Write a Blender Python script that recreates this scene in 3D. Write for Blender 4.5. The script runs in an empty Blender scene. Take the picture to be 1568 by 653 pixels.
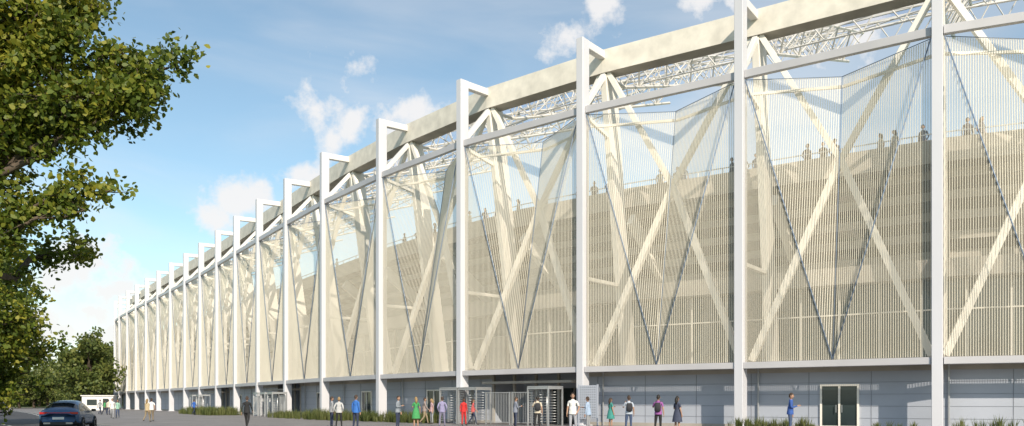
import bpy, math, random
import numpy as np
from mathutils import Vector, Matrix
random.seed(7); np.random.seed(7)
scene=bpy.context.scene
COL=scene.collection

# ---------------------------------------------------------------- materials
def new_mat(name):
    m=bpy.data.materials.new(name); m.use_nodes=True
    nt=m.node_tree; b=nt.nodes['Principled BSDF']; return m,nt,b
def pmat(name,col,rough=0.6,var=0.12,scale=3.0,metal=0.0,bump=0.0,bscale=30,detail=6,spec=None,stretch=None):
    m,nt,b=new_mat(name)
    tc=nt.nodes.new('ShaderNodeTexCoord')
    mp=nt.nodes.new('ShaderNodeMapping'); nt.links.new(tc.outputs['Object'],mp.inputs[0])
    if stretch: mp.inputs['Scale'].default_value=stretch
    n=nt.nodes.new('ShaderNodeTexNoise'); n.inputs['Scale'].default_value=scale; n.inputs['Detail'].default_value=detail
    nt.links.new(mp.outputs[0],n.inputs['Vector'])
    r=nt.nodes.new('ShaderNodeValToRGB')
    r.color_ramp.elements[0].position=0.3; r.color_ramp.elements[1].position=0.7
    r.color_ramp.elements[0].color=[c*(1-var) for c in col]+[1]
    r.color_ramp.elements[1].color=[min(1,c*(1+var)) for c in col]+[1]
    nt.links.new(n.outputs['Fac'],r.inputs[0]); nt.links.new(r.outputs[0],b.inputs['Base Color'])
    b.inputs['Roughness'].default_value=rough; b.inputs['Metallic'].default_value=metal
    if bump>0:
        n2=nt.nodes.new('ShaderNodeTexNoise'); n2.inputs['Scale'].default_value=bscale; n2.inputs['Detail'].default_value=5
        nt.links.new(tc.outputs['Object'],n2.inputs['Vector'])
        bp=nt.nodes.new('ShaderNodeBump'); bp.inputs['Strength'].default_value=bump
        nt.links.new(n2.outputs['Fac'],bp.inputs['Height']); nt.links.new(bp.outputs[0],b.inputs['Normal'])
    return m
def leaf_mat(name,c1,c2,c3):
    m,nt,b=new_mat(name)
    g=nt.nodes.new('ShaderNodeNewGeometry')
    tc=nt.nodes.new('ShaderNodeTexCoord')
    n=nt.nodes.new('ShaderNodeTexNoise'); n.inputs['Scale'].default_value=0.5; n.inputs['Detail'].default_value=3
    nt.links.new(tc.outputs['Object'],n.inputs['Vector'])
    ma=nt.nodes.new('ShaderNodeMath'); ma.operation='MULTIPLY_ADD'; ma.inputs[1].default_value=0.5
    nt.links.new(g.outputs['Random Per Island'],ma.inputs[0])
    mb=nt.nodes.new('ShaderNodeMath'); mb.operation='MULTIPLY_ADD'; mb.inputs[1].default_value=1.2; mb.inputs[2].default_value=-0.35
    nt.links.new(n.outputs['Fac'],mb.inputs[0]); nt.links.new(mb.outputs[0],ma.inputs[2])
    r=nt.nodes.new('ShaderNodeValToRGB')
    r.color_ramp.elements[0].position=0.1; r.color_ramp.elements[0].color=list(c1)+[1]
    r.color_ramp.elements[1].position=0.9; r.color_ramp.elements[1].color=list(c3)+[1]
    e=r.color_ramp.elements.new(0.5); e.color=list(c2)+[1]
    nt.links.new(ma.outputs[0],r.inputs[0]); nt.links.new(r.outputs[0],b.inputs['Base Color'])
    b.inputs['Roughness'].default_value=0.55
    tr=nt.nodes.new('ShaderNodeBsdfTranslucent'); nt.links.new(r.outputs[0],tr.inputs['Color'])
    mx=nt.nodes.new('ShaderNodeMixShader'); mx.inputs[0].default_value=0.4
    nt.links.new(b.outputs[0],mx.inputs[1]); nt.links.new(tr.outputs[0],mx.inputs[2])
    nt.links.new(mx.outputs[0],nt.nodes['Material Output'].inputs['Surface'])
    return m
def alpha_mat(name,col,opac,rough=0.5,translucent=0.0):
    m,nt,b=new_mat(name)
    b.inputs['Base Color'].default_value=list(col)+[1]; b.inputs['Roughness'].default_value=rough
    sh=b.outputs[0]
    if translucent>0:
        tr=nt.nodes.new('ShaderNodeBsdfTranslucent'); tr.inputs['Color'].default_value=list(col)+[1]
        mm=nt.nodes.new('ShaderNodeMixShader'); mm.inputs[0].default_value=translucent
        nt.links.new(sh,mm.inputs[1]); nt.links.new(tr.outputs[0],mm.inputs[2]); sh=mm.outputs[0]
    t=nt.nodes.new('ShaderNodeBsdfTransparent')
    mx=nt.nodes.new('ShaderNodeMixShader'); mx.inputs[0].default_value=opac
    nt.links.new(t.outputs[0],mx.inputs[1]); nt.links.new(sh,mx.inputs[2])
    nt.links.new(mx.outputs[0],nt.nodes['Material Output'].inputs['Surface'])
    return m

M={}
M['white']=pmat('white_painted_steel',(0.84,0.80,0.73),0.45,0.06,0.6)
M['post']=pmat('column_paint',(0.63,0.63,0.67),0.4,0.06,0.5,stretch=(1,1,0.2))
M['arm']=pmat('head_frame_paint',(0.74,0.72,0.70),0.4,0.06,0.5)
M['beamg']=pmat('edge_beam_paint',(0.52,0.51,0.53),0.4,0.06,0.5)
M['ring']=pmat('ring_beam_render',(0.78,0.73,0.64),0.7,0.14,1.2,bump=0.15,bscale=8)
M['slat']=pmat('slat_aluminium',(0.86,0.81,0.69),0.45,0.05,0.5)
M['fold_line']=pmat('fold_edge_shadow',(0.20,0.26,0.36),0.4,0.05,1)  # dark blue puts the shadow line of the folds into the edge colour
M['haze']=alpha_mat('expanded_mesh',(0.88,0.82,0.68),0.22,0.6,0.35)
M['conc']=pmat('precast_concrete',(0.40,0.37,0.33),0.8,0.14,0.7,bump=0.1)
M['conc_shade']=pmat('soffit_shade',(0.13,0.115,0.10),0.85,0.25,0.5,bump=0.1)  # shaded copy of the concrete, soffit shade put into the colour
M['wall']=pmat('wall_panel',(0.42,0.45,0.52),0.55,0.06,0.4)
M['joint']=pmat('joint_dark',(0.22,0.235,0.27),0.7)
M['glass']=pmat('dark_glass',(0.035,0.05,0.055),0.06,0.3,0.3)
M['gate']=pmat('galvanised_steel',(0.50,0.51,0.52),0.35,0.1,2,metal=0.5)
M['dark']=pmat('dark_interior',(0.05,0.05,0.06),0.7)
M['roof']=alpha_mat('polycarbonate_roof',(0.30,0.40,0.78),0.30,0.25,0.4)
M['asphalt']=pmat('asphalt',(0.055,0.055,0.06),0.85,0.25,6,bump=0.3,bscale=80)
M['kerb']=pmat('kerb_stone',(0.32,0.31,0.30),0.8,0.15,3)
M['paint']=pmat('road_paint',(0.7,0.7,0.68),0.6,0.15,5)
M['bark']=pmat('bark',(0.10,0.075,0.055),0.9,0.4,5,bump=0.6,bscale=20,stretch=(1,1,0.3))
M['leaf']=leaf_mat('oak_leaf',(0.045,0.08,0.012),(0.14,0.19,0.022),(0.40,0.36,0.045))
M['leafd']=leaf_mat('distant_leaf',(0.06,0.09,0.025),(0.13,0.17,0.04),(0.26,0.27,0.07))
M['ograss']=leaf_mat('grass_blade',(0.06,0.09,0.02),(0.14,0.17,0.05),(0.25,0.25,0.10))
m,nt,b=new_mat('paving'); tc=nt.nodes.new('ShaderNodeTexCoord')
br=nt.nodes.new('ShaderNodeTexBrick'); br.inputs['Scale'].default_value=1.0
br.inputs['Color1'].default_value=(0.25,0.235,0.235,1); br.inputs['Color2'].default_value=(0.32,0.30,0.30,1); br.inputs['Mortar'].default_value=(0.14,0.135,0.13,1)
br.inputs['Mortar Size'].default_value=0.015; br.inputs['Brick Width'].default_value=1.2; br.inputs['Row Height'].default_value=0.6
nz=nt.nodes.new('ShaderNodeTexNoise'); nz.inputs['Scale'].default_value=0.35; nz.inputs['Detail'].default_value=6
nt.links.new(tc.outputs['Object'],br.inputs['Vector']); nt.links.new(tc.outputs['Object'],nz.inputs['Vector'])
mx=nt.nodes.new('ShaderNodeMixRGB'); mx.blend_type='MULTIPLY'; mx.inputs[0].default_value=0.6
nt.links.new(br.outputs['Color'],mx.inputs[1]); nt.links.new(nz.outputs['Fac'],mx.inputs[2])
ga=nt.nodes.new('ShaderNodeBrightContrast'); ga.inputs['Bright'].default_value=0.02; nt.links.new(mx.outputs[0],ga.inputs[0])
nt.links.new(ga.outputs[0],b.inputs['Base Color']); b.inputs['Roughness'].default_value=0.75; M['paving']=m
M['grass']=pmat('lawn',(0.085,0.12,0.035),0.95,0.35,0.4,bump=0.8,bscale=20,detail=10)

# ---------------------------------------------------------------- mesh builder
class MB:
    def __init__(s): s.v=[]; s.f=[]; s.m=[]
    def add(s,vs,fs,mi=0):
        o=len(s.v); s.v.extend([tuple(v) for v in vs])
        for f in fs: s.f.append(tuple(i+o for i in f)); s.m.append(mi)
    def quad(s,a,b,c,d,mi=0): s.add([a,b,c,d],[(0,1,2,3)],mi)
    def beam(s,p0,p1,w,h,up=(0,0,1),mi=0):
        p0=Vector(p0);p1=Vector(p1); D=(p1-p0).normalized(); up=Vector(up)
        S=D.cross(up)
        if S.length<1e-4: S=D.cross(Vector((1,0,0)))
        S.normalize(); U=S.cross(D)
        vs=[]
        for p in (p0,p1):
            for a,b in ((-1,-1),(1,-1),(1,1),(-1,1)): vs.append(p+S*(a*w/2)+U*(b*h/2))
        s.add(vs,[(0,3,2,1),(4,5,6,7),(0,1,5,4),(1,2,6,5),(2,3,7,6),(3,0,4,7)],mi)
    def box(s,c,sx,sy,sz,ang=0,mi=0):
        c=Vector(c); ca,sa=math.cos(ang),math.sin(ang)
        X=Vector((ca,sa,0)); Y=Vector((-sa,ca,0)); Z=Vector((0,0,1)); vs=[]
        for z in (-1,1):
            for a,b in ((-1,-1),(1,-1),(1,1),(-1,1)): vs.append(c+X*(a*sx/2)+Y*(b*sy/2)+Z*(z*sz/2))
        s.add(vs,[(0,3,2,1),(4,5,6,7),(0,1,5,4),(1,2,6,5),(2,3,7,6),(3,0,4,7)],mi)
    def tube(s,pts,rad,n=6,mi=0,cap=True):
        pts=[Vector(p) for p in pts]; vs=[]; fs=[]
        ref=None
        for k,p in enumerate(pts):
            D=(pts[min(k+1,len(pts)-1)]-pts[max(k-1,0)]).normalized()
            if ref is None:
                ref=D.cross(Vector((0,0,1)))
                if ref.length<0.05: ref=D.cross(Vector((1,0,0)))
            ref=(ref-D*ref.dot(D)).normalized(); B=D.cross(ref)
            r=rad[k] if hasattr(rad,'__len__') else rad
            for j in range(n):
                a=2*math.pi*j/n; vs.append(p+ref*(math.cos(a)*r)+B*(math.sin(a)*r))
        for k in range(len(pts)-1):
            for j in range(n):
                j2=(j+1)%n; fs.append((k*n+j,k*n+j2,(k+1)*n+j2,(k+1)*n+j))
        if cap:
            fs.append(tuple(range(n))[::-1]); fs.append(tuple((len(pts)-1)*n+j for j in range(n)))
        s.add(vs,fs,mi)
    def obj(s,name,mats,parent=None,smooth=False,bevel=0):
        me=bpy.data.meshes.new(name); me.from_pydata(s.v,[],s.f)
        for mt in mats: me.materials.append(mt)
        me.polygons.foreach_set('material_index',s.m)
        if smooth: me.polygons.foreach_set('use_smooth',[True]*len(me.polygons))
        me.update(); o=bpy.data.objects.new(name,me); COL.objects.link(o)
        if parent: o.parent=parent
        if bevel:
            bv=o.modifiers.new('bevel','BEVEL'); bv.width=bevel; bv.segments=1; bv.limit_method='ANGLE'
        return o
def empty(name,loc=(0,0,0),rot=0):
    e=bpy.data.objects.new(name,None); COL.objects.link(e); e.location=loc; e.rotation_euler[2]=rot; e.empty_display_size=0.3; return e

# ---------------------------------------------------------------- facade curve
P=[(57,31),(47.8,32),(38.5,33.6),(29.3,36.2),(20.3,40.2),(12.4,45.7),(4.3,51.2),(-3.4,57.8),(-10.2,65.8),(-16.6,74.6),(-22.2,83.3),
(-27.5,91.7),(-32.7,100),(-37.8,108.3),(-43.1,116.8),(-48.4,125),(-53.9,133.3),(-59.4,141.6),(-65,150),(-70.5,158.3),
(-76,166.7),(-81.5,175.2),(-86.6,184),(-90.8,193),(-93,203),(-92.5,213),(-89,222),(-83,230)]
P=[Vector((a,b,0)) for a,b in P]
NP=len(P)
N=[]
for i in range(NP):
    T=(P[min(i+1,NP-1)]-P[max(i-1,0)]).normalized(); N.append(Vector((T.y,-T.x,0)))
def pos(i,t,d,z=0):
    a=P[i]+N[i]*d; b=P[min(i+1,NP-1)]+N[min(i+1,NP-1)]*d
    p=a.lerp(b,t); return Vector((p.x,p.y,z))
NB=NP-1
ZB,ZT=3.62,18.85
RD=2.5
stadium=empty('stadium')

mb=MB()
for i in range(NP):
    p=P[i]; n=N[i]; up=n
    mb.beam(p+Vector((0,0,-0.1)),p+Vector((0,0,23.5)),0.48,0.72,up=n)
    a=p+n*0.36; 
    mb.beam(Vector((a.x,a.y,23.25)),Vector((p.x+n.x*(RD-0.25),p.y+n.y*(RD-0.25),23.25)),0.44,0.48,up=(0,0,1),mi=1)
    q=p+n*(RD+0.1); mb.beam(Vector((q.x,q.y,22.2)),Vector((p.x+n.x*0.3,p.y+n.y*0.3,19.6)),0.3,0.34,mi=1)
    mb.box((p.x,p.y,0.04),0.8,1.0,0.08,math.atan2(-n.x,n.y))
mb.obj('outer_columns',[M['post'],M['arm']],stadium,bevel=0.02)
mb=MB()
for i in range(NP):
    mb.beam(pos(i,0,5.6,3.6),pos(i,0,RD+0.5,22.15),0.42,1.35,up=N[i])
    mb.beam(pos(i,0,5.0,9.0),pos(i,0,0.35,9.0),0.22,0.22)
    mb.beam(pos(i,0,3.4,18.2),pos(i,0,0.35,18.9),0.2,0.24)
    mb.beam(pos(i,0,5.9,13.6),pos(i,0,13.5,7.9),0.4,0.9)
mb.obj('raking_columns',[M['white']],stadium,bevel=0.02)
mb=MB()
for i in range(NB):
    def band(d0,d1,z0,z1,mi):
        a=[pos(i,0,d0,z0),pos(i,1,d0,z0),pos(i,1,d0,z1),pos(i,0,d0,z1)]
        b=[pos(i,0,d1,z0),pos(i,1,d1,z0),pos(i,1,d1,z1),pos(i,0,d1,z1)]
        mb.add(a+b,[(0,1,2,3),(4,7,6,5),(3,2,6,7)],mi)
        mb.add([a[0],b[0],b[1],a[1]],[(0,1,2,3)],1)
    band(RD-0.25,RD+0.9,22.15,23.6,0)
mb.obj('ring_beam',[M['ring'],M['conc']],stadium)
mb=MB()
for i in range(NB):
    mb.beam(pos(i,0.026,0,19.15),pos(i,0.974,0,19.15),0.3,0.42)
    mb.beam(pos(i,0.026,-0.02,3.42),pos(i,0.974,-0.02,3.42),0.5,0.34)
mb.obj('edge_beams',[M['beamg']],stadium,bevel=0.015)
mb=MB()
for i in range(NB):
    c=pos(i,0.5,2.1,14.3)
    for t,s in ((0.03,0),(0.97,1)):
        mb.beam(pos(i,t,0.95,3.7),c,0.36,0.38,up=N[i])
        mb.beam(c,pos(i,t,RD+0.1,22.15),0.32,0.34,up=N[i])
    mb.beam(pos(i,0.03,1.2,18.45),pos(i,0.5,2.75,18.4),0.12,0.16)
    mb.beam(pos(i,0.5,2.75,18.4),pos(i,0.97,1.2,18.45),0.12,0.16)
mb.obj('cross_bracing',[M['white']],stadium,bevel=0.015)

# folded slat cladding
mb=MB(); hz=MB(); cb=MB()
W=0.022; DP=0.026; PITCH=0.11
def ribbon(A,B,tan):
    tan=tan.normalized(); ax=(B-A).normalized(); nn=tan.cross(ax).normalized()
    vs=[]
    for p in (A,B):
        for a,b in ((-1,-1),(1,-1),(1,1),(-1,1)): vs.append(p+tan*(a*W/2)+nn*(b*DP/2))
    mb.add(vs,[(0,1,5,4),(1,2,6,5),(2,3,7,6),(3,0,4,7)],0)
for i in range(1,25):
    L=(P[i+1]-P[i]).length; n=int((L-0.6)/(PITCH if i<11 else PITCH*1.6))
    W=0.022 if i<11 else 0.036
    t0=0.3/L
    for k in range(n+1):
        t=t0+(1-2*t0)*k/n
        u=2*t if t<0.5 else 2*(1-t)
        zf=ZT+(ZB-ZT)*u; dt=RD*u
        A=pos(i,t,0,ZB); B=pos(i,t,0,zf); C=pos(i,t,dt,ZT)
        tb=P[i+1]-P[i]
        if zf-ZB>0.05: ribbon(A,B,tb)
        e=0.02 if t<0.5 else -0.02
        t2=pos(i,t+e,max(0,RD*(u+0.04)),ZT)-C
        if e<0: t2=-t2
        ribbon(B,C,t2)
    o=-0.03
    TL=pos(i,0.03,o,ZT);TR=pos(i,0.97,o,ZT);TM=pos(i,0.5,RD+o,ZT);BL=pos(i,0.03,o,ZB);BR=pos(i,0.97,o,ZB);BM=pos(i,0.5,o,ZB)
    hz.add([TL,BL,BM],[(0,1,2)]); hz.add([TL,BM,TM],[(0,1,2)]); hz.add([TM,BM,TR],[(0,1,2)]); hz.add([TR,BM,BR],[(0,1,2)])
    for a,b in ((TL,BM),(TR,BM)): cb.tube([a-N[i]*0.04,b-N[i]*0.04],0.033,5)  # tubes drawn as the dark shadow lines along the folds
    for a,b in ((TM,BM),(TL,TM),(TM,TR)): cb.tube([a,b],0.022,5)
mb.obj('cladding_slats',[M['slat']],stadium)
hz.obj('cladding_mesh',[M['haze']],stadium)
cb.obj('fold_edges_and_shadow',[M['fold_line']],stadium,smooth=True)

# stands
mb=MB()
def sweep(prof,mi):
    for i in range(NB):
        for k in range(len(prof)-1):
            (d0,z0),(d1,z1)=prof[k],prof[k+1]
            m_=mi if not isinstance(mi,tuple) else mi[k%2]
            mb.quad(pos(i,0,d0,z0),pos(i,1,d0,z0),pos(i,1,d1,z1),pos(i,0,d1,z1),m_)
sweep([(9,3.4),(0.7,3.4),(0.7,3.65),(9,3.65)],0)
sweep([(14,8.3),(6.6,8.3),(6.6,9.3),(13,9.3)],0)
sweep([(9.2,14.75),(5.9,14.75),(5.9,15.62),(5.72,15.62),(5.72,14.35)],0)
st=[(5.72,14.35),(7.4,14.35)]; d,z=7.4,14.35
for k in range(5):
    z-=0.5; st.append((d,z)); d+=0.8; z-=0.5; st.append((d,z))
sweep(st,(1,0))  # dark undersides against light risers, shade painted by alternating materials
top=[(9.2,14.75)]; d,z=9.2,14.75
for k in range(14):
    z-=0.5; top.append((d,z)); d+=0.8; top.append((d,z))
sweep(top,0)
mb.obj('grandstand',[M['conc'],M['conc_shade']],stadium)
mb=MB()
for i in range(NB):
    mb.beam(pos(i,0,5.8,15.95),pos(i,1,5.8,15.95),0.05,0.06)
    for k in range(6): mb.beam(pos(i,k/6,5.8,15.62),pos(i,k/6,5.8,15.95),0.04,0.04)
mb.obj('parapet_rail',[M['gate']],stadium)
mb=MB()
for i in range(NB):
    mb.quad(pos(i,0,7.6,3.65),pos(i,1,7.6,3.65),pos(i,1,7.6,8.3),pos(i,0,7.6,8.3),0)
    for k in range(4):
        t=(k+0.5)/4
        mb.beam(pos(i,t,7.5,3.65),pos(i,t,7.5,8.3),0.1,0.14,up=N[i],mi=1)
    mb.beam(pos(i,0,7.5,6.6),pos(i,1,7.5,6.6),0.08,0.08,mi=1)
    if i>=6:
        t=random.choice([0.2,0.35,0.6]); mb.beam(pos(i,t,6.4,3.65),pos(i,t,6.4,random.uniform(5.5,7)),1.6,0.3,up=N[i],mi=2)
mb.obj('upper_glazing',[M['glass'],M['white'],M['conc']],stadium)

WD=1.75
mb=MB()
for i in range(NB):
    segs=[(0,1)]
    if i in (6,10,13): segs=[(0,0.12),(0.88,1)]
    for a,b in segs:
        mb.quad(pos(i,a,WD,-0.05),pos(i,b,WD,-0.05),pos(i,b,WD,3.4),pos(i,a,WD,3.4),0)
        for k in range(0,4):
            t=k/3
            if a<=t<=b: mb.beam(pos(i,t,WD-0.01,0),pos(i,t,WD-0.01,3.38),0.02,0.02,up=N[i],mi=1)
        for zz in (0.62,1.24,1.86,2.48): mb.beam(pos(i,a,WD-0.008,zz),pos(i,b,WD-0.008,zz),0.018,0.016,mi=1)
        mb.beam(pos(i,a,WD-0.03,0.1),pos(i,b,WD-0.03,0.1),0.06,0.22,mi=2)
        mb.beam(pos(i,a,WD-0.06,3.2),pos(i,b,WD-0.06,3.2),0.12,0.3,mi=2)
    if i in (6,10,13):
        mb.quad(pos(i,0.12,WD+3,0),pos(i,0.88,WD+3,0),pos(i,0.88,WD+3,3.4),pos(i,0.12,WD+3,3.4),0)
        mb.quad(pos(i,0.2,WD+2.96,0),pos(i,0.6,WD+2.96,0),pos(i,0.6,WD+2.96,2.4),pos(i,0.2,WD+2.96,2.4),4)
        for t in (0.12,0.88): mb.quad(pos(i,t,WD,0),pos(i,t,WD+3,0),pos(i,t,WD+3,3.4),pos(i,t,WD,3.4),0)
        for t in (0.12,0.31,0.5,0.69,0.88): mb.beam(pos(i,t,WD,0),pos(i,t,WD,3.38),0.16,0.16,up=N[i],mi=2)
        for t in (0.2,0.4,0.6): mb.beam(pos(i,t,WD+2.93,0),pos(i,t,WD+2.93,2.4),0.08,0.08,up=N[i],mi=2)
        mb.beam(pos(i,0.12,WD-0.5,2.75),pos(i,0.88,WD-0.5,2.75),1.4,0.16,mi=2)
mb.obj('ground_floor_wall',[M['wall'],M['joint'],M['conc'],M['dark'],M['glass']],stadium)
mb=MB()
for i in range(NB):
    if i in (6,10,13): continue
    mb.tube([pos(i,0.955,WD-0.12,0),pos(i,0.955,WD-0.12,3.3)],0.05,6,0)
mb.obj('downpipes',[M['gate']],stadium)
def door(i,t,w,name):
    mb=MB(); L=(P[i+1]-P[i]).length; h=w/2/L
    D=WD-0.05
    for a in (t-h,t,t+h): mb.beam(pos(i,a,D,0),pos(i,a,D,2.3),0.1,0.1,up=N[i])
    mb.beam(pos(i,t-h-0.005,D,2.34),pos(i,t+h+0.005,D,2.34),0.1,0.1)
    mb.beam(pos(i,t-h,D,0.1),pos(i,t+h,D,0.1),0.06,0.18)
    mb.quad(pos(i,t-h,D+0.02,0.0),pos(i,t+h,D+0.02,0.0),pos(i,t+h,D+0.02,2.3),pos(i,t-h,D+0.02,2.3),1)
    for s in (-0.15,0.15): mb.beam(pos(i,t+s/L,D-0.1,0.9),pos(i,t+s/L,D-0.1,1.3),0.03,0.03,up=N[i],mi=2)
    mb.obj(name,[M['white'],M['glass'],M['gate']],stadium)
door(4,0.50,1.9,'entrance_door')
for i in (7,8,9,11,12): 
    door(i,0.55,1.8,'entrance_door_%d'%i)

# roof trusses (rising inward over the stand)
mb=MB(); rf=MB()
DI=24
def rz(d): return 22.6+0.31*d
for i in range(NP):
    n=11
    bots=[];tops=[[],[]]
    for k in range(n+1):
        d=RD+0.6+(DI-RD)*k/n
        bots.append(pos(i,0,d,rz(d)-(1.5 if k==0 else 2.1)) )
        T=Vector((N[i].y,-N[i].x,0))
        for s,sg in ((0,-1),(1,1)): tops[s].append(pos(i,0,d,rz(d)-0.15)+T*(sg*1.1))
    for k in range(n):
        mb.tube([bots[k],bots[k+1]],0.12,5)
        for s in (0,1):
            mb.tube([tops[s][k],tops[s][k+1]],0.09,5)
            mb.tube([tops[s][k],bots[k+1]] if k%2 else [bots[k],tops[s][k+1]],0.055,4)
            mb.tube([bots[k],tops[s][k]],0.045,4)
        mb.tube([tops[0][k],tops[1][k+1]],0.045,4)
for i in range(NB):
    for k in range(6):
        d=RD+2.2+k*4.0
        mb.beam(pos(i,0,d,rz(d)),pos(i,1,d,rz(d)),0.12,0.18)
        if k in (1,4):
            m=8
            for j in range(m):
                a=pos(i,j/m,d,rz(d)-0.1 if j%2 else rz(d)-1.7); b=pos(i,(j+1)/m,d,rz(d)-1.7 if j%2 else rz(d)-0.1)
                mb.tube([a,b],0.045,4)
            mb.tube([pos(i,0,d,rz(d)-1.7),pos(i,1,d,rz(d)-1.7)],0.06,4)
    for k in range(3):
        d=RD+2.2+k*6.4
        mb.tube([pos(i,0,d,rz(d)-0.1),pos(i,1,d+6.4,rz(d+6.4)-0.1)],0.05,4)
        mb.tube([pos(i,1,d,rz(d)-0.1),pos(i,0,d+6.4,rz(d+6.4)-0.1)],0.05,4)
    rf.quad(pos(i,0,RD+0.9,rz(RD+.9)+0.15),pos(i,1,RD+0.9,rz(RD+.9)+0.15),pos(i,1,DI,rz(DI)+0.15),pos(i,0,DI,rz(DI)+0.15))
mb.obj('roof_trusses',[M['white']],stadium)
rf.obj('roof_sheeting',[M['roof']],stadium)

# ---------------------------------------------------------------- ground
def sheet(name,verts,mat,z):
    me=bpy.data.meshes.new(name); me.from_pydata([(x,y,z) for x,y in verts],[],[tuple(range(len(verts)))]); me.materials.append(mat)
    o=bpy.data.objects.new(name,me); COL.objects.link(o); return o
sheet('ground',[(-2500,-2500),(2500,-2500),(2500,2500),(-2500,2500)],M['grass'],-0.02)
def strip(name,d0,d1,z,mat,h=None):
    mb=MB()
    for i in range(NB):
        mb.quad(pos(i,0,d0,z),pos(i,0,d1,z),pos(i,1,d1,z),pos(i,1,d0,z))
        if h:
            mb.quad(pos(i,0,d0,z-h),pos(i,0,d0,z),pos(i,1,d0,z),pos(i,1,d0,z-h)); mb.quad(pos(i,0,d1,z),pos(i,0,d1,z-h),pos(i,1,d1,z-h),pos(i,1,d1,z))
    return mb.obj(name,[mat])
strip('pavement',-19.8,9.0,0.0,M['paving'])
strip('road',-30,-19.9,-0.10+0.0,M['asphalt']).location.z=0.088
strip('kerb',-20.0,-19.8,0.012,M['kerb'],0.14)
strip('kerb',-30.2,-30.0,0.10,M['kerb'],0.14)
mb=MB()
for i in range(3,NB):
    for k in range(3):
        mb.quad(pos(i,k/3,-25.1,-0.006),pos(i,k/3+0.17,-25.1,-0.006),pos(i,k/3+0.17,-24.95,-0.006),pos(i,k/3,-24.95,-0.006))
    mb.quad(pos(i,0,-20.5,-0.006),pos(i,1,-20.5,-0.006),pos(i,1,-20.38,-0.006),pos(i,0,-20.38,-0.006))
mb.obj('road_markings',[M['paint']])

def grass_bed(i,t0,t1,d0,d1,n,h):
    mb=MB()
    for k in range(n):
        c=pos(i,random.uniform(t0,t1),random.uniform(d0,d1),0)
        hh=h*random.uniform(0.45,1.2)
        for b in range(22):
            a=random.uniform(0,6.28); o=random.uniform(0,0.12); lean=random.uniform(0.05,0.45)*hh
            dx,dy=math.cos(a),math.sin(a); p=c+Vector((dx*o,dy*o,0)); w=0.012
            s=Vector((-dy*w,dx*w,0)); q=p+Vector((dx*lean*0.35,dy*lean*0.35,hh*0.6*random.uniform(0.8,1.1))); e=p+Vector((dx*lean,dy*lean,hh*random.uniform(0.75,1.1)))
            mb.add([p-s,p+s,q+s,q-s,e],[(0,1,2,3),(3,2,4)])
    mb.obj('ornamental_grass',[M['ograss']])
for (i,t0,t1,d0,d1,n,h) in [(3,0.1,0.95,-1.6,-0.7,75,0.75),(4,0.55,1.0,-1.8,-0.9,60,0.66),(4,0.05,0.3,-1.2,-0.7,16,0.5),(7,0.1,1,-2.6,-0.8,160,0.8),(8,0.1,0.9,-3.2,-0.8,180,0.85),(9,0.1,0.7,-3,-0.8,90,0.7),(11,0.2,0.9,-5,-1.2,180,0.9),(12,0.1,0.9,-5,-1.2,180,0.9)]:
    grass_bed(i,t0,t1,d0,d1,n,h)

# ---------------------------------------------------------------- turnstiles & fences
def turnstile(loc,ang,w=1.6):
    e=empty('turnstile_gate',loc,ang); mb=MB(); H=2.35
    for x in (-w/2,w/2):
        for y in (-0.7,0.7): mb.box((x,y,H/2),0.08,0.08,H)
    for y in (-0.7,0.7): mb.box((0,y,H-0.05),w-0.08,0.07,0.12)
    for x in (-w/2,w/2): mb.box((x,0,H-0.05),0.07,1.32,0.12)
    mb.box((0,0,H+0.05),w+0.05,1.5,0.06)
    mb.obj('frame',[M['gate']],e)
    mb=MB(); cx=0.15
    mb.tube([(cx,0,0.02),(cx,0,H-0.1)],0.05,8)
    for k in range(12):
        z=0.25+k*0.165
        for a in (0.3,0.3+2.094,0.3+4.189):
            mb.tube([(cx,0,z),(cx+0.6*math.cos(a),0.6*math.sin(a),z)],0.02,5)
    mb.obj('rotor',[M['gate']],e,smooth=True)
    mb=MB()
    for k in range(7):
        a=math.radians(150+k*10)
        mb.tube([(cx+0.66*math.cos(a),0.66*math.sin(a),0.1),(cx+0.66*math.cos(a),0.66*math.sin(a),H-0.12)],0.016,5)
    for k in range(14):
        z=0.2+k*0.15; mb.tube([(-w/2,-0.66,z),(-0.35,-0.66,z)],0.016,4)
    mb.obj('guard_bars',[M['gate']],e)
def bang(i): 
    T=P[i+1]-P[i]; return math.atan2(-T.y,-T.x)
def fence_panel(i,t0,t1,d,h=2.1):
    mb=MB()
    for t in (t0,t1): mb.beam(pos(i,t,d,0),pos(i,t,d,h),0.07,0.07,up=N[i])
    mb.beam(pos(i,t0,d,h-0.04),pos(i,t1,d,h-0.04),0.05,0.05); mb.beam(pos(i,t0,d,0.15),pos(i,t1,d,0.15),0.05,0.05)
    n=int((P[i+1]-P[i]).length*(t1-t0)/0.13)
    for k in range(1,n): 
        t=t0+(t1-t0)*k/n; mb.beam(pos(i,t,d,0.15),pos(i,t,d,h-0.05),0.018,0.018)
    mb.obj('steel_fence',[M['gate']])
for (i,t,d) in [(6,0.80,-0.9),(6,0.22,-0.9),(6,0.97,-0.9),(10,0.2,-1.2),(9,0.95,-1.2),(10,0.45,-1.2),(13,0.3,-1.2),(13,0.7,-1.2)]:
    p=pos(i,t,d,0.0); turnstile(p,bang(i))
for (i,a,b,d) in [(6,0.32,0.48,-0.9),(6,0.5,0.7,-0.9),(9,0.7,0.86,-1.2),(10,0.55,0.8,-1.2),(13,0.4,0.6,-1.2)]: fence_panel(i,a,b,d)
mb=MB(); i=5
for t in (0.86,0.99): mb.beam(pos(i,t,-0.6,0),pos(i,t,-0.6,2.5),0.08,0.08,up=N[i])
mb.beam(pos(i,0.865,-0.6,1.45),pos(i,0.985,-0.6,1.45),0.05,2.0)
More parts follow.
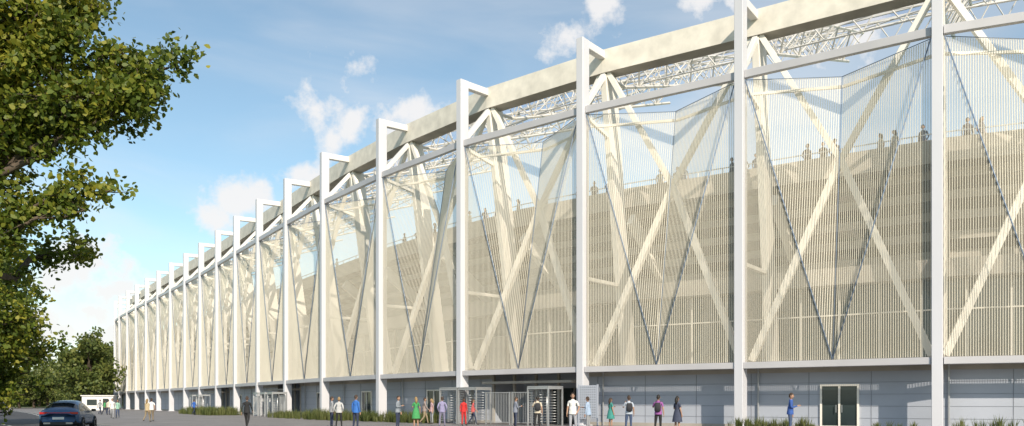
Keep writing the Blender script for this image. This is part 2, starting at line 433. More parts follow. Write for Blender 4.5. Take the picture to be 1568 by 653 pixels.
for a in range(8):
    for c in range(13):
        p=pos(i,0.875+a*0.0143,-0.628,0.55+c*0.15); mb.box(p,0.05,0.05,0.05,bang(i),1)
mb.obj('information_board',[M['wall'],M['joint']])

mb=MB(); k=empty('ticket_kiosk',(-73.5,150,0),0.3)
mb.box((0,0,1.25),5,3.4,2.5); mb.box((0,0,2.58),5.4,3.8,0.16); mb.obj('walls',[M['arm']],k)
mb=MB(); mb.box((-0.9,-1.72,1.4),1.6,0.06,1.0); mb.box((1.3,-1.72,1.05),0.9,0.06,2.0); mb.obj('window_and_door',[M['glass']],k)

# ---------------------------------------------------------------- trees
def leaf_mesh(name,centers,size,mats):
    n=len(centers); c=np.asarray(centers)
    d=np.random.normal(size=(n,3)); d[:,2]-=0.2; d/=np.linalg.norm(d,axis=1)[:,None]
    r=np.random.normal(size=(n,3))
    w=np.cross(d,r); w/=np.linalg.norm(w,axis=1)[:,None]
    s=(size*np.random.uniform(0.7,1.3,n))[:,None]
    v=np.empty((n,6,3))
    nn=np.cross(d,w)
    v[:,0]=c-d*s*0.5; v[:,1]=c-d*s*0.12+w*s*0.28+nn*s*0.05; v[:,2]=c+d*s*0.28+w*s*0.34+nn*s*0.08; v[:,3]=c+d*s*0.55; v[:,4]=c+d*s*0.28-w*s*0.34+nn*s*0.08; v[:,5]=c-d*s*0.12-w*s*0.28+nn*s*0.05
    me=bpy.data.meshes.new(name)
    me.vertices.add(n*6); me.vertices.foreach_set('co',v.reshape(-1))
    me.loops.add(n*6); me.loops.foreach_set('vertex_index',np.arange(n*6,dtype=np.int32))
    me.polygons.add(n); me.polygons.foreach_set('loop_start',np.arange(0,n*6,6,dtype=np.int32)); me.polygons.foreach_set('loop_total',np.full(n,6,dtype=np.int32))
    me.update(); me.validate(); me.materials.append(mats)
    return me
def rv(s=1.0): return Vector((random.gauss(0,s),random.gauss(0,s),random.gauss(0,s)))
def wiggle(a,b,n,amp,sag=0):
    pts=[]; off=Vector((0,0,0))
    for k in range(n+1):
        t=k/n; off=off*0.7+rv(amp*(1 if 0<k<n else 0.2)); pts.append(a.lerp(b,t)+off+Vector((0,0,sag*math.sin(math.pi*t))))
    pts[0]=a.copy(); return pts
def big_tree(name,base,h,trunk_r,tips,lpt,leaf,twl=1.1,leafmat='leaf',ntw=16,spread=0.30):
    e=empty(name,base); wood=MB(); cl=[]
    tr=wiggle(Vector((0,0,-0.1)),Vector((0.3,0.2,h)),8,0.12); wood.tube(tr,[trunk_r*(1.25-k*0.12) if k<8 else 0.05 for k in range(9)],9)
    for tip in tips:
        tip=Vector(tip)-Vector(base); ln=tip.length
        a0=min(0.8,max(0.18,(tip.z/h)*0.62)); kk=a0*8; k0=int(kk); a=tr[k0].lerp(tr[min(8,k0+1)],kk-k0)
        ll=(tip-a).length; n=max(6,int(ll/0.7)); pts=wiggle(a,tip,n,0.16,sag=0.09*ll)
        r0=0.035+0.02*ll; wood.tube(pts,[max(0.012,r0*(1-k/(n+0.3))) for k in range(n+1)],6)
        for j in range(int(ntw*ll/6)):
            t=random.uniform(0.3,1.0)**0.8; f=t*n; k0=min(n-1,int(f)); p=pts[k0].lerp(pts[k0+1],f-k0)
            dr=((tip-a).normalized()*0.6+rv(0.75)).normalized(); L=twl*random.uniform(0.5,1.3)*(1.25-0.5*t)
            tw=wiggle(p,p+dr*L,3,0.06); wood.tube(tw,[0.022,0.016,0.011,0.006],4,cap=False)
            for q in range(lpt):
                u=random.uniform(0.15,1.1); g=u*3; g0=min(2,int(g)); cl.append(tuple(tw[g0].lerp(tw[g0+1],g-g0)+rv(spread*0.55)))
    wood.obj('trunk_and_limbs',[M['bark']],e,smooth=True)
    me=leaf_mesh('foliage',cl,leaf,M[leafmat]); o=bpy.data.objects.new('foliage',me); COL.objects.link(o); o.parent=e
    return e,me
B=(-17.2,25,0)
tips=[(-9.7,25.0,11.9),(-9.9,24.7,11.4),(-10.6,24.6,11.0),(-10.4,25.2,11.9),(-11.0,24.3,9.9),(-11.3,25.6,10.6),(-11.0,25.0,10.3),(-12.2,24.5,12.1),(-12.9,25.3,13.2),(-13.6,24.4,11.4),(-12.6,24.2,10.2),(-14.0,25.2,12.2),
(-11.9,25.2,7.9),(-12.4,24.6,7.3),(-12.7,25.0,7.9),(-13.6,24.8,6.8),(-14.9,24.2,8.9),(-14.9,25.4,9.9),(-13.4,25.6,10.9),(-12.4,25.5,13.4),(-12.4,26,14.4),(-13.3,26.5,14.6),(-14.6,24.5,13.8),(-15.2,24,11.6),(-15.2,24.8,7.9),(-13.4,24.0,12.6),(-14.5,23.4,10.6),(-15.0,23.8,13.0),(-14.6,26.0,11.4),
(-13.0,25.0,11.9),(-13.8,25.8,13.4),(-14.6,25.0,12.9),(-14.8,24.4,10.4),(-13.0,24.4,11.2),(-11.6,24.9,11.6),(-13.0,23.9,13.9),(-14.0,23.6,14.2),(-14.6,24.6,6.4),(-15.0,24.2,6.9)]
for k in range(30):
    a=random.uniform(0,6.28); r=random.uniform(3,7); x=B[0]+r*math.cos(a); y=B[1]+r*math.sin(a)
    if x>-15: x=-15-random.uniform(0,3)
    tips.append((x,y,random.uniform(7,16.5)))
big_tree('oak_tree',B,13,0.42,tips,42,0.17,twl=0.9,ntw=18)
def crown_tips(B,rx,z0,z1,n):
    o=[]
    for k in range(n):
        a=random.uniform(0,6.28); zz=random.uniform(0,1); r=rx*math.sqrt(max(0.05,1-(2*zz-0.9)**2/1.3))*random.uniform(0.55,1.05)
        o.append((B[0]+r*math.cos(a),B[1]+r*math.sin(a),z0+(z1-z0)*zz))
    return o
random.seed(11)
B2=(-34.6,52,0); big_tree('deciduous_tree',B2,11.0,0.36,crown_tips(B2,6.6,1.8,11.4,110),46,0.27,twl=1.3,ntw=9,spread=0.5)
Bz=(0,0,0)
protos=[]
for s,(hh,rx) in enumerate(((13,5.5),(15,5),(11,6))):
    random.seed(20+s); np.random.seed(20+s)
    protos.append(big_tree('deciduous_tree',(-180-30*s,250,0),hh*0.85,0.35,[(t[0]-180-30*s,t[1]+250,t[2]) for t in crown_tips(Bz,rx,2.2,hh,42)],30,0.55,twl=1.6,leafmat='leafd',ntw=8,spread=0.7)[0])
def inst(pi,loc,sc,rot):
    e=empty('deciduous_tree',loc,rot); e.scale=(sc,sc,sc)
    for ch in protos[pi].children:
        c=bpy.data.objects.new(ch.name.split('.')[0],ch.data); COL.objects.link(c); c.parent=e
random.seed(5)
for px,z,sc in [(10,210,0.75),(30,190,0.75),(52,215,0.85),(75,200,0.85),(95,230,0.95),(112,185,0.85),(140,165,1.12),(128,215,1.1),(160,235,1.2),(172,205,1.3),(182,250,1.3),(60,260,0.9),(20,250,0.9),(-20,200,0.8),(-60,230,1),(-110,180,1),(195,260,1.2)]:
    inst(random.randrange(3),((px-784)/1290*z,z,0),sc*random.uniform(0.9,1.05),random.uniform(0,6))
for k in range(12):
    inst(random.randrange(3),(-50+k*9.5+random.uniform(-2,2),-42+random.uniform(-5,5),0),random.uniform(0.8,1.0),random.uniform(0,6))
cl=[]
for k in range(9000):
    x=random.uniform(-260,-60); y=270+random.uniform(-6,6); hgt=5+2.5*math.sin(x*0.13)+1.5*math.sin(x*0.41)
    cl.append((x,y,random.uniform(0,1)**0.7*hgt))
me=leaf_mesh('distant_treeline',cl,1.3,M['leafd']); o=bpy.data.objects.new('distant_treeline',me); COL.objects.link(o)

# ---------------------------------------------------------------- car
carpaint=pmat('car_paint',(0.05,0.11,0.22),0.22,0.05,2,metal=0.2)
cglass=pmat('car_glass',(0.02,0.025,0.03),0.04,0.1,2)
redl=pmat('tail_light',(0.45,0.02,0.02),0.2,0.1,5)
tyre=pmat('tyre',(0.02,0.02,0.02),0.8); rim=pmat('alloy',(0.45,0.45,0.47),0.3,0.1,3,metal=0.8); plastic=pmat('black_plastic',(0.03,0.03,0.032),0.6)
plate=pmat('number_plate',(0.7,0.7,0.68),0.4)
def car(loc,heading,paint=carpaint):
    e=empty('parked_car',loc,heading)
    st=[(0.0,.45,.80,.78,.86,.60),(0.05,.34,.92,.87,.97,.70),(0.2,.28,1.0,.92,1.08,.72),(0.45,.25,1.03,.94,1.16,.70),(1.0,.24,1.03,.95,1.42,.62),(1.6,.24,1.01,.955,1.54,.60),(2.4,.24,1.0,.955,1.56,.60),(3.0,.24,.99,.95,1.43,.58),(3.65,.25,.98,.94,1.03,.74),(4.3,.27,.88,.90,.92,.70),(4.62,.34,.74,.82,.78,.6),(4.7,.42,.66,.74,.70,.5)]
    mb=MB(); rings=[]
    for (y,zl,zb,hw,zt,ht) in st:
        half=[(0,zl),(hw*.88,zl),(hw*.985,zl+.12),(hw*1.0,(zl+zb)/2),(hw*.97,zb),(ht+(hw-ht)*0.12,zt-.07),(ht*.72,zt),(0,zt+.015)]
        ring=[(x,y,z) for x,z in half]+[(-x,y,z) for x,z in half[-2:0:-1]]
        rings.append(ring)
    n=len(rings[0]); vs=[p for r in rings for p in r]; 
    mb.add(vs,[],0)
    for k in range(len(rings)-1):
        for j in range(n):
            j2=(j+1)%n; mi=0
            if j in (4,9) and 3<=k<=7: mi=1
            if k in (3,7) and j in (5,6,7,8): mi=1
            if j in (0,13) : mi=2
            if j in (1,12): mi=2
            mb.f.append((k*n+j,k*n+j2,(k+1)*n+j2,(k+1)*n+j)); mb.m.append(mi)
    mb.f.append(tuple(range(n))); mb.m.append(0)
    mb.f.append(tuple((len(rings)-1)*n+j for j in range(n))[::-1]); mb.m.append(0)
    o=mb.obj('body',[paint,cglass,plastic],e,smooth=True)
    sb=o.modifiers.new('s','SUBSURF'); sb.levels=sb.render_levels=1
    mb=MB()
    for y in (0.9,3.75):
        for s in (-1,1):
            a=Vector((s*0.72,y,0.36)); b=Vector((s*0.965,y,0.36))
            mb.tube([a,b],0.36,20,0); mb.tube([b,b+Vector((s*0.012,0,0))],0.25,14,1)
            mb.tube([b+Vector((s*0.012,0,0)),b+Vector((s*0.02,0,0))],0.07,8,0)
            for q in range(5):
                aa=q*1.2566; mb.beam(b+Vector((s*.02,0,0)),b+Vector((s*.02,0.23*math.cos(aa),0.23*math.sin(aa))),0.05,0.01,mi=0)
    mb.obj('wheels',[tyre,rim],e)
    mb=MB()
    mb.box((0,0.045,0.93),1.25,0.05,0.035,mi=0)
    for s in (-1,1):
        mb.box((s*0.68,0.07,0.92),0.34,0.14,0.10,s*-0.25,mi=0); mb.box((s*0.5,-0.012,0.42),0.3,0.05,0.07,mi=2)
        mb.box((s*1.02,3.0,1.04),0.2,0.12,0.13,mi=3)
        mb.beam((s*0.915,1.6,1.0),(s*0.925,3.2,1.0),0.02,0.03,mi=2)
    mb.box((0,-0.0,0.66),0.52,0.03,0.12,mi=1); mb.box((0,0.0,0.40),1.3,0.06,0.16,mi=3)
    mb.box((0,0.98,1.47),1.1,0.3,0.03,mi=3)
    mb.obj('lights_and_trim',[redl,plate,rim,plastic],e)
def heading(dx,dy): return math.atan2(dy,dx)-math.pi/2
car((-22.3,41.4,-0.01),heading(-0.27,0.96))
car((-57.5,95,-0.01),heading(0.4,-0.9),pmat('car_paint_grey',(0.12,0.12,0.13),0.25,metal=0.4))

# ---------------------------------------------------------------- people
SK=pmat('skin',(0.42,0.25,0.17),0.6,0.05); SKD=pmat('skin_dark',(0.12,0.065,0.04),0.6,0.05)
HB=pmat('hair_brown',(0.05,0.03,0.02),0.7,0.3,40); HK=pmat('hair_black',(0.015,0.012,0.01),0.6,0.3,40); HL=pmat('hair_blond',(0.30,0.2,0.09),0.6,0.3,40)
SHO=pmat('shoes',(0.04,0.035,0.03),0.5); EYE=pmat('eyes',(0.03,0.02,0.02),0.3); LIP=pmat('lips',(0.35,0.12,0.1),0.5)
def cloth(c): return pmat('fabric',c,0.85,0.15,12,bump=0.3,bscale=25)
def person_template(name,arms,legs,sleeve='long',female=False,skirt=False,headturn=0.0,hairlen=0,bag=False,lean=0.0):
    V=[];E=[];R=[]
    def v(p,r): V.append(Vector(p)); R.append(r if isinstance(r,tuple) else (r,r)); return len(V)-1
    sw=0.155 if female else 0.175; f=0.92 if female else 1.0
    pel=v((0,0,0.96),(0.135*(1.05 if female else 1),0.105))
    sp=v(Vector((0,-lean*0.3,1.13)),(0.125*f*(0.88 if female else 1),0.095)); ch=v(Vector((0,-lean*0.7,1.30)),(0.15*f,0.11)); nb=v(Vector((0,-lean,1.45)),(0.085*f,0.07)); nk=v(Vector((0,-lean-0.01,1.54)),0.05*f)
    E+= [(pel,sp,'t'),(sp,ch,'t'),(ch,nb,'t'),(nb,nk,'s')]
    ends=[]
    for s in (-1,1):
        A=arms[0 if s<0 else 1]
        sh=v(Vector((s*sw,-lean,1.405)),0.062*f); el=v(Vector((s*A[0][0],A[0][1]-lean,A[0][2])),0.043*f); wr=v(Vector((s*A[1][0],A[1][1]-lean,A[1][2])),0.029*f)
        dirn=(V[wr]-V[el]).normalized(); pm=v(V[wr]+dirn*0.075,(0.036*f,0.022))
        E+=[(ch,sh,'t'),(sh,el,'t'),(el,wr,'t' if sleeve=='long' else 's'),(wr,pm,'s')]
        ends.append((V[wr].copy(),dirn,s))
        G=legs[0 if s<0 else 1]
        hp=v((s*0.09,0,0.88),0.098); kn=v((s*G[0][0],G[0][1],G[0][2]),0.062*f); an=v((s*G[1][0],G[1][1],G[1][2]),0.042)
        he=v((s*G[1][0],G[1][1]-0.03,G[1][2]-0.045),0.04); to=v((s*(G[1][0]+0.02),G[1][1]-0.18,max(0.035,G[1][2]-0.055)),(0.045,0.03))
        E+=[(pel,hp,'p'),(hp,kn,'s' if skirt else 'p'),(kn,an,'s' if skirt else 'p'),(an,he,'h'),(he,to,'h')]
    me=bpy.data.meshes.new('tmp'); me.from_pydata([tuple(p) for p in V],[(a,b) for a,b,_ in E],[]); o=bpy.data.objects.new('tmp',me); COL.objects.link(o)
    sk=o.modifiers.new('skin','SKIN'); sk.use_smooth_shade=True
    for k,dv in enumerate(me.skin_vertices[0].data): dv.radius=R[k]; dv.use_root=(k==0)
    ss=o.modifiers.new('ss','SUBSURF'); ss.levels=1; ss.render_levels=1
    dg=bpy.context.evaluated_depsgraph_get(); dg.update(); ev=o.evaluated_get(dg); bm_=bpy.data.meshes.new_from_object(ev)
    mb=MB(); mb.v=[tuple(x.co) for x in bm_.vertices]
    tagm={'t':2,'s':0,'p':3,'h':4}
    for p in bm_.polygons:
        c=p.center; best=9;bt='t'
        for a,b,tg in E:
            A,Bv=V[a],V[b]; ab=Bv-A; t=max(0,min(1,(c-A).dot(ab)/ab.length_squared)); dd=(c-(A+ab*t)).length-(R[a][0]*(1-t)+R[b][0]*t)
            if sleeve!='long' and tg=='t' and abs(A.x)>0.14 and t>0.75 and b!=ch: tg='s'
            if dd<best: best=dd; bt=tg
        if c.z>1.47: bt='s'
        mb.f.append(tuple(p.vertices)); mb.m.append(tagm[bt])
    bpy.data.objects.remove(o)
    for wr,d,s in ends:
        side=Vector((0,-1,0)); side=(side-d*side.dot(d))
        if side.length<0.2: side=Vector((-s,0,0))-d*d.dot(Vector((-s,0,0)))
        side.normalize(); curl=Vector((-s,0,0)); curl=(curl-d*curl.dot(d)-side*curl.dot(side)); 
        if curl.length<0.1: curl=d.cross(side)
        curl.normalize()
        for k,ln in enumerate((0.068,0.078,0.073,0.058)):
            b0=wr+d*0.085+side*(0.027-0.018*k); p1=b0+d*ln*0.45+curl*0.006; p2=b0+d*ln*0.78+curl*0.02; p3=b0+d*ln*0.95+curl*0.036
            mb.tube([b0-d*0.02,p1,p2,p3],[0.0095,0.009,0.008,0.006],5,0)
        b0=wr+d*0.03+side*0.025; mb.tube([b0,b0+d*0.03+side*0.022,b0+d*0.055+side*0.028+curl*0.012],[0.012,0.010,0.008],5,0)
    hc=Vector((0,-lean*1.1-0.015,1.645)); n1,n2=18,12; vs=[]
    rot=Matrix.Rotation(headturn,3,'Z')
    for a in range(n2+1):
        ph=math.pi*a/n2
        for b in range(n1):
            th=2*math.pi*b/n1; x=math.sin(ph)*math.sin(th); y=-math.sin(ph)*math.cos(th); z=math.cos(ph)
            X=x*0.077*(1-0.28*max(0,-z)**1.2); Y=y*0.097*(1-0.12*max(0,-z)); Z=z*0.122
            if y<-0.7: 
                if abs(x)<0.28 and -0.42<z<0.1: Y-=0.017*(1-abs(x)/0.28)*(1 if z<-0.1 else 0.5)
                if z<-0.6: Y-=0.008
                if 0.0<z<0.3 and 0.2<abs(x)<0.6: Y+=0.006
            vs.append(hc+rot@Vector((X,Y,Z)))
    fs=[]
    for a in range(n2):
        for b in range(n1): fs.append((a*n1+b,(a+1)*n1+b,(a+1)*n1+(b+1)%n1,a*n1+(b+1)%n1))
    mb.add(vs,fs,0)
    for s in (-1,1):
        c=hc+rot@Vector((s*0.03,-0.088,0.008)); mb.tube([c+rot@Vector((-0.010,0,0)),c,c+rot@Vector((0.010,0,0))],[0.004,0.009,0.004],6,5)
        c=hc+rot@Vector((s*0.077,0.008,-0.008)); mb.tube([c+Vector((0,0,-0.03)),c+rot@Vector((s*0.01,0.006,0)),c+Vector((0,0.008,0.03))],[0.007,0.014,0.009],6,0)
        c=hc+rot@Vector((s*0.03,-0.093,0.028)); mb.tube([c+rot@Vector((-0.016,0,0)),c+rot@Vector((0.016,0,0))],0.004,4,1)
    c=hc+rot@Vector((0,-0.094,-0.058)); mb.tube([c+rot@Vector((-0.02,0.004,0)),c,c+rot@Vector((0.02,0.004,0))],[0.003,0.007,0.003],6,6)
    vs=[];fs=[];n2b=9; low=-0.55 if hairlen==0 else -0.9
    for a in range(n2b+1):
        for b in range(n1):
            th=2*math.pi*b/n1; back=(1-math.cos(th))/2
            phm=math.acos(max(-1,min(1, 0.52*(1-back)+low*back))); ph=phm*a/n2b
            x=math.sin(ph)*math.sin(th); y=-math.sin(ph)*math.cos(th); z=math.cos(ph); k=1.10+random.uniform(-.015,.015)
            p=Vector((x*0.078*k,y*0.099*k+0.004,z*0.122*k)); vs.append(hc+rot@p)
    for a in range(n2b):
        for b in range(n1): fs.append((a*n1+b,(a+1)*n1+b,(a+1)*n1+(b+1)%n1,a*n1+(b+1)%n1))
    mb.add(vs,fs,1)
    if hairlen>0:
        pts=[hc+rot@Vector((0,0.06,0.04)),hc+rot@Vector((0,0.085,-0.06)),hc+rot@Vector((0,0.085,-0.16)),hc+rot@Vector((0,0.09,-0.16-hairlen))]
        mb.tube(pts,[0.07,0.082,0.075,0.03],10,1)
    def loft(rings,mi,n=16):
        vs=[];fs=[]
        for (cx,cy,z,rx,ry) in rings:
            for b in range(n):
                th=2*math.pi*b/n; w=1+0.05*math.sin(th*5)*(1.2-z); vs.append((cx+rx*w*math.cos(th),cy+ry*w*math.sin(th),z))
        for a in range(len(rings)-1):
            for b in range(n): fs.append((a*n+b,a*n+(b+1)%n,(a+1)*n+(b+1)%n,(a+1)*n+b))
        mb.add(vs,fs,mi)
    if skirt: loft([(0,-lean*0.3,1.12,0.13,0.11),(0,0,0.96,0.18,0.15),(0,0,0.75,0.22,0.2),(0,0,0.52,0.25,0.24)],2)
    else: loft([(0,-lean*0.5,1.2,0.158*f,0.118),(0,-lean*.2,1.05,0.158*f,0.125),(0,0,0.93,0.178*f,0.14),(0,0,0.86,0.178*f,0.142)],2)
    loft([(0,-lean,1.50,0.062*f,0.06),(0,-lean,1.465,0.085*f,0.075),(0,-lean,1.43,0.11*f,0.085)],2,12)
    if bag:
        loft([(0,0.15-lean,1.40,0.04,0.02),(0,0.17-lean,1.385,0.12,0.05),(0,0.19-lean,1.2,0.15,0.085),(0,0.19-lean,1.02,0.145,0.08),(0,0.17-lean,0.98,0.05,0.03)],7)
        for s in (-1,1): mb.tube([(s*0.09,0.12-lean,1.38),(s*0.1,0.0-lean,1.475),(s*0.1,-0.12-lean,1.33),(s*0.13,0.05-lean,1.08)],0.014,5,7)
    me2=bpy.data.meshes.new(name); me2.from_pydata(mb.v,[],mb.f)
    for k in range(8): me2.materials.append(SK)
    me2.polygons.foreach_set('material_index',mb.m); me2.polygons.foreach_set('use_smooth',[True]*len(mb.f)); me2.update()
    return me2
down=((0.225,0.03,1.13),(0.245,-0.03,0.89)); fwd=((0.22,-0.07,1.15),(0.23,-0.24,0.97)); bk=((0.23,0.13,1.15),(0.25,0.13,0.90)); phone=((0.21,-0.02,1.14),(0.12,-0.26,1.22)); pocket=((0.27,0.08,1.13),(0.20,-0.04,0.93)); ear=((0.27,-0.1,1.17),(0.16,-0.15,1.42))
ls=((0.10,-0.01,0.49),(0.11,0.01,0.085)); lf=((0.09,-0.16,0.52),(0.09,-0.24,0.09)); lb=((0.10,0.03,0.49),(0.10,0.32,0.15)); lw=((0.13,-0.01,0.49),(0.16,0.01,0.085))
T={}
T['stand']=person_template('man_standing',(down,down),(ls,lw))
T['standtee']=person_template('man_tee',(down,pocket),(ls,lw),sleeve='short',headturn=0.3)
T['walk']=person_template('man_walking',(fwd,bk),(lb,lf),lean=0.02)
T['walktee']=person_template('man_walking_tee',(bk,fwd),(lf,lb),sleeve='short',lean=0.02)
T['phone']=person_template('man_phone',(phone,down),(ls,ls),headturn=-0.2,lean=0.03)
T['bag']=person_template('man_bag',(down,ear),(ls,lw),bag=True,sleeve='short')
T['pocket']=person_template('man_pocket',(pocket,pocket),(lw,lw),headturn=0.4)
T['wskirt']=person_template('woman_dress',(down,phone),(ls,ls),female=True,skirt=True,sleeve='short',hairlen=0.12)
T['wwalk']=person_template('woman_walking',(bk,fwd),(lf,lb),female=True,hairlen=0.1,lean=0.02)
T['wstand']=person_template('woman_standing',(pocket,down),(ls,lw),female=True,hairlen=0.15,sleeve='short',headturn=-0.4)
_cl={}
def person(tp,x,y,z,face,top,bot,hair=HB,skin=SK,h=1.77,extra=(0.03,0.03,0.035)):
    nm='woman' if tp.startswith('w') and tp not in('walk','walktee') else 'man'
    o=bpy.data.objects.new(nm,T[tp]); COL.objects.link(o); o.location=(x,y,z); o.rotation_euler[2]=face; s=h/1.775; o.scale=(s,s,s)
    def c(k):
        if k not in _cl: _cl[k]=cloth(k)
        return _cl[k]
    for k,mt in enumerate((skin,hair,c(top),c(bot),SHO,EYE,LIP,c(extra))):
        o.material_slots[k].link='OBJECT'; o.material_slots[k].material=mt
    return o
def PX(px,z): return (px-784)/1290*z
R_=math.radians
WHT=(0.75,0.74,0.72);GRY=(0.30,0.31,0.33);NAV=(0.03,0.04,0.08);BLK=(0.02,0.02,0.022);BLU=(0.03,0.12,0.45);LBL=(0.35,0.45,0.6);CRM=(0.6,0.53,0.42);GRN=(0.06,0.30,0.10);PUR=(0.30,0.10,0.32);RED=(0.55,0.03,0.03);JEAN=(0.06,0.09,0.17);LAV=(0.28,0.26,0.42);TEAL=(0.05,0.25,0.22);KHA=(0.28,0.22,0.14)
A=R_(180)
ppl=[('walk',378,46,A,BLK,BLK,HB,SK,1.78),('stand',508,49,R_(120),GRY,NAV,HB,SK,1.78),('pocket',519,48,A,(0.5,0.5,0.5),BLK,HL,SK,1.75),('stand',545,44.5,R_(150),(0.04,0.16,0.5),NAV,HB,SK,1.84),
('phone',609,47,R_(70),(0.25,0.28,0.32),NAV,HB,SK,1.80),('wskirt',637,48,R_(200),GRN,BLK,HL,SK,1.76),('walk',650,55,R_(100),(0.3,0.24,0.22),KHA,HB,SK,1.75),('wstand',661,56,R_(-60),(0.45,0.3,0.32),GRY,HL,SK,1.68),('pocket',677,49,R_(190),LAV,(0.2,0.19,0.28),HB,SK,1.78),
('stand',710,52,R_(30),RED,RED,HK,SKD,1.72),('wwalk',724,54,R_(100),(0.5,0.1,0.1),NAV,HB,SK,1.66),('phone',789,49,R_(110),(0.22,0.24,0.3),NAV,HB,SK,1.75),('bag',823,45,A,CRM,BLK,HK,SK,1.78),('standtee',877,38,R_(-15),WHT,(0.35,0.36,0.4),HB,SK,1.87),
('phone',901,40.5,R_(-120),LBL,GRY,HB,SK,1.72),('wskirt',935,48,R_(120),TEAL,BLK,HB,SK,1.70),('bag',963,41,A,(0.45,0.5,0.58),JEAN,HB,SK,1.78),('bag',1008,39.5,R_(160),PUR,BLK,HK,SK,1.80),('wskirt',1037,40,R_(130),(0.05,0.06,0.10),BLK,HK,SK,1.74),
('phone',1210,37.5,R_(70),(0.04,0.10,0.34),JEAN,HB,SK,1.86),
('wwalk',225,62,R_(170),(0.5,0.4,0.25),KHA,HL,SK,1.70),('walktee',232,64,R_(200),WHT,KHA,HB,SK,1.75),('walk',172,74,R_(20),WHT,GRY,HB,SK,1.78),('wwalk',180,76,R_(20),(0.3,0.5,0.4),JEAN,HB,SK,1.68),('walk',153,98,R_(160),GRY,NAV,HB,SK,1.75),('wwalk',160,100,R_(150),GRN,NAV,HB,SK,1.68),('stand',166,96,A,CRM,NAV,HB,SK,1.75),('walk',297,95,R_(150),BLU,NAV,HB,SK,1.75)]
for (tp,px,z,fa,t_,b_,hr,sk_,h) in ppl: person(tp,PX(px,z),z,0.0,fa,t_,b_,hr,sk_,h)
random.seed(3)
for i,ts in {2:(0.3,0.5),3:(0.12,0.3,0.36,0.8,0.87),4:(0.10,0.26,0.36,0.62,0.70,0.8),5:(0.12,0.2,0.29,0.62,0.68,0.8),6:(0.15,0.22,0.35,0.43,0.5,0.8),7:(0.1,0.25,0.35,0.5,0.7),8:(0.2,0.3,0.5,0.7),9:(0.3,0.45,0.6),10:(0.3,0.7)}.items():
    for t in ts:
        p=pos(i,t+random.uniform(-.01,.01),6.2+random.uniform(0,0.1),14.75); fa=math.atan2(-N[i].y,-N[i].x)+math.pi/2+random.uniform(-0.8,0.8)
        person(random.choice(['phone','stand','pocket','wstand']),p.x,p.y,14.75,fa,random.choice([NAV,BLK,(0.08,0.08,0.1),CRM]),NAV,random.choice([HK,HB]),SK,random.uniform(1.85,1.98))  # mostly dark clothes, backlit silhouette put into the fabric colour

# ---------------------------------------------------------------- light & sky
el=R_(31); az=R_(18); sv=Vector((math.sin(az),-math.cos(az),0))*math.cos(el)+Vector((0,0,math.sin(el)))
sd=bpy.data.lights.new('sun','SUN'); sd.energy=5.0; sd.angle=R_(0.53); sd.color=(1.0,0.89,0.73)
so=bpy.data.objects.new('sun',sd); COL.objects.link(so); so.rotation_euler=(-sv).to_track_quat('-Z','Y').to_euler(); so.location=(0,-20,60)
w=bpy.data.worlds.new('World'); scene.world=w; w.use_nodes=True; nt=w.node_tree; bg=nt.nodes['Background']; out=nt.nodes['World Output']
sk=nt.nodes.new('ShaderNodeTexSky'); sk.sky_type='NISHITA'; sk.sun_disc=False; sk.sun_elevation=el; sk.sun_rotation=math.pi-az; sk.air_density=1.0; sk.dust_density=0.4; sk.ozone_density=0.6
tint=nt.nodes.new('ShaderNodeMixRGB'); tint.blend_type='MULTIPLY'; tint.inputs[0].default_value=1; tint.inputs[2].default_value=(0.94,1.08,1.03,1)
nt.links.new(sk.outputs[0],tint.inputs[1]); nt.links.new(tint.outputs[0],bg.inputs[0]); bg.inputs[1].default_value=0.15
tc=nt.nodes.new('ShaderNodeTexCoord')
def node(t,**k):
    n=nt.nodes.new(t)
    for a,b in k.items(): setattr(n,a,b)
    return n
nA=node('ShaderNodeTexNoise'); nA.inputs['Scale'].default_value=16; nA.inputs['Detail'].default_value=9; nA.inputs['Roughness'].default_value=0.6
nt.links.new(tc.outputs['Generated'],nA.inputs['Vector'])
acc=None
for (px,py,r,sy) in [(540,185,0.055,0.8),(505,215,0.035,1),(585,205,0.04,1),(640,170,0.05,1.2),(880,45,0.05,1.2),(920,22,0.04,1.3),(1075,2,0.05,1.3),(365,312,0.045,1.2),(330,335,0.035,1.2),(470,268,0.035,1.2),(120,405,0.055,1.3),(90,425,0.035,1.4),(175,450,0.055,1.1),(150,480,0.04,1.4),(95,510,0.07,2.2),(60,545,0.09,3),(190,520,0.05,1.4),(30,500,0.04,2),(1300,60,0.06,1.4),(610,235,0.03,1)]:
    c=Vector((px-784,1290,616-py)).normalized()
    s=node('ShaderNodeVectorMath',operation='SUBTRACT'); s.inputs[1].default_value=c; nt.links.new(tc.outputs['Generated'],s.inputs[0])
    m_=node('ShaderNodeVectorMath',operation='MULTIPLY'); m_.inputs[1].default_value=(1,1,sy); nt.links.new(s.outputs[0],m_.inputs[0])
    l=node('ShaderNodeVectorMath',operation='LENGTH'); nt.links.new(m_.outputs[0],l.inputs[0])
    q=node('ShaderNodeMath',operation='MULTIPLY_ADD'); q.inputs[1].default_value=-1/r; q.inputs[2].default_value=1.0; nt.links.new(l.outputs['Value'],q.inputs[0])
    if acc is None: acc=q.outputs[0]
    else:
        mxn=node('ShaderNodeMath',operation='MAXIMUM'); nt.links.new(acc,mxn.inputs[0]); nt.links.new(q.outputs[0],mxn.inputs[1]); acc=mxn.outputs[0]
nz=node('ShaderNodeMath',operation='MULTIPLY_ADD'); nz.inputs[1].default_value=3.6; nz.inputs[2].default_value=-1.8; nt.links.new(nA.outputs['Fac'],nz.inputs[0])
cl_=node('ShaderNodeMath',operation='MAXIMUM'); cl_.inputs[1].default_value=-1.5; nt.links.new(acc,cl_.inputs[0])
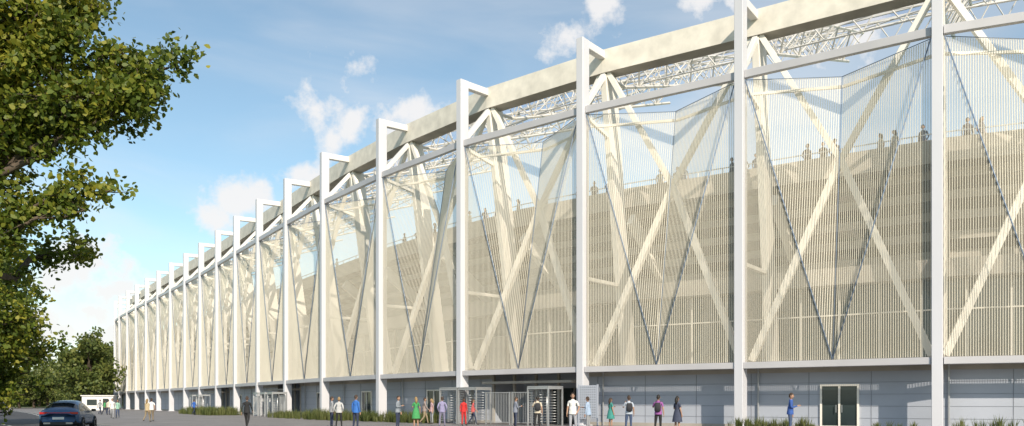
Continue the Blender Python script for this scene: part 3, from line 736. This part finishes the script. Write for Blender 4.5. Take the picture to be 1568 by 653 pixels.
sm=node('ShaderNodeMath',operation='ADD'); nt.links.new(cl_.outputs[0],sm.inputs[0]); nt.links.new(nz.outputs[0],sm.inputs[1])
mr=node('ShaderNodeMapRange',interpolation_type='SMOOTHSTEP'); mr.inputs['From Min'].default_value=0.0; mr.inputs['From Max'].default_value=0.8; mr.inputs['To Max'].default_value=0.92; nt.links.new(sm.outputs[0],mr.inputs['Value'])
mpv=node('ShaderNodeMapping'); mpv.inputs['Scale'].default_value=(1.2,1.2,5.0); mpv.inputs['Rotation'].default_value=(0,0.25,0); nt.links.new(tc.outputs['Generated'],mpv.inputs[0])
nC=node('ShaderNodeTexNoise'); nC.inputs['Scale'].default_value=2.2; nC.inputs['Detail'].default_value=7; nC.inputs['Distortion'].default_value=0.6; nt.links.new(mpv.outputs[0],nC.inputs['Vector'])
mc=node('ShaderNodeMapRange',interpolation_type='SMOOTHSTEP'); mc.inputs['From Min'].default_value=0.35; mc.inputs['From Max'].default_value=0.78; mc.inputs['To Min'].default_value=0.06; mc.inputs['To Max'].default_value=0.5; nt.links.new(nC.outputs['Fac'],mc.inputs['Value'])
mxx=node('ShaderNodeMath',operation='MAXIMUM'); nt.links.new(mr.outputs[0],mxx.inputs[0]); nt.links.new(mc.outputs[0],mxx.inputs[1])
bg2=node('ShaderNodeBackground'); bg2.inputs[0].default_value=(0.97,0.95,0.94,1); bg2.inputs[1].default_value=0.98
ms=node('ShaderNodeMixShader'); nt.links.new(mxx.outputs[0],ms.inputs[0]); nt.links.new(bg.outputs[0],ms.inputs[1]); nt.links.new(bg2.outputs[0],ms.inputs[2]); nt.links.new(ms.outputs[0],out.inputs['Surface'])

cd=bpy.data.cameras.new('camera'); co=bpy.data.objects.new('camera',cd); COL.objects.link(co)
co.location=(0,0,1.45); co.rotation_euler=(R_(90),0,0); cd.sensor_width=36; cd.lens=36*1290/1568; cd.shift_y=(616-326.5)/1568; cd.clip_end=6000; cd.clip_start=0.1
scene.camera=co
scene.view_settings.view_transform='Standard'; scene.view_settings.look='None'; scene.view_settings.exposure=0
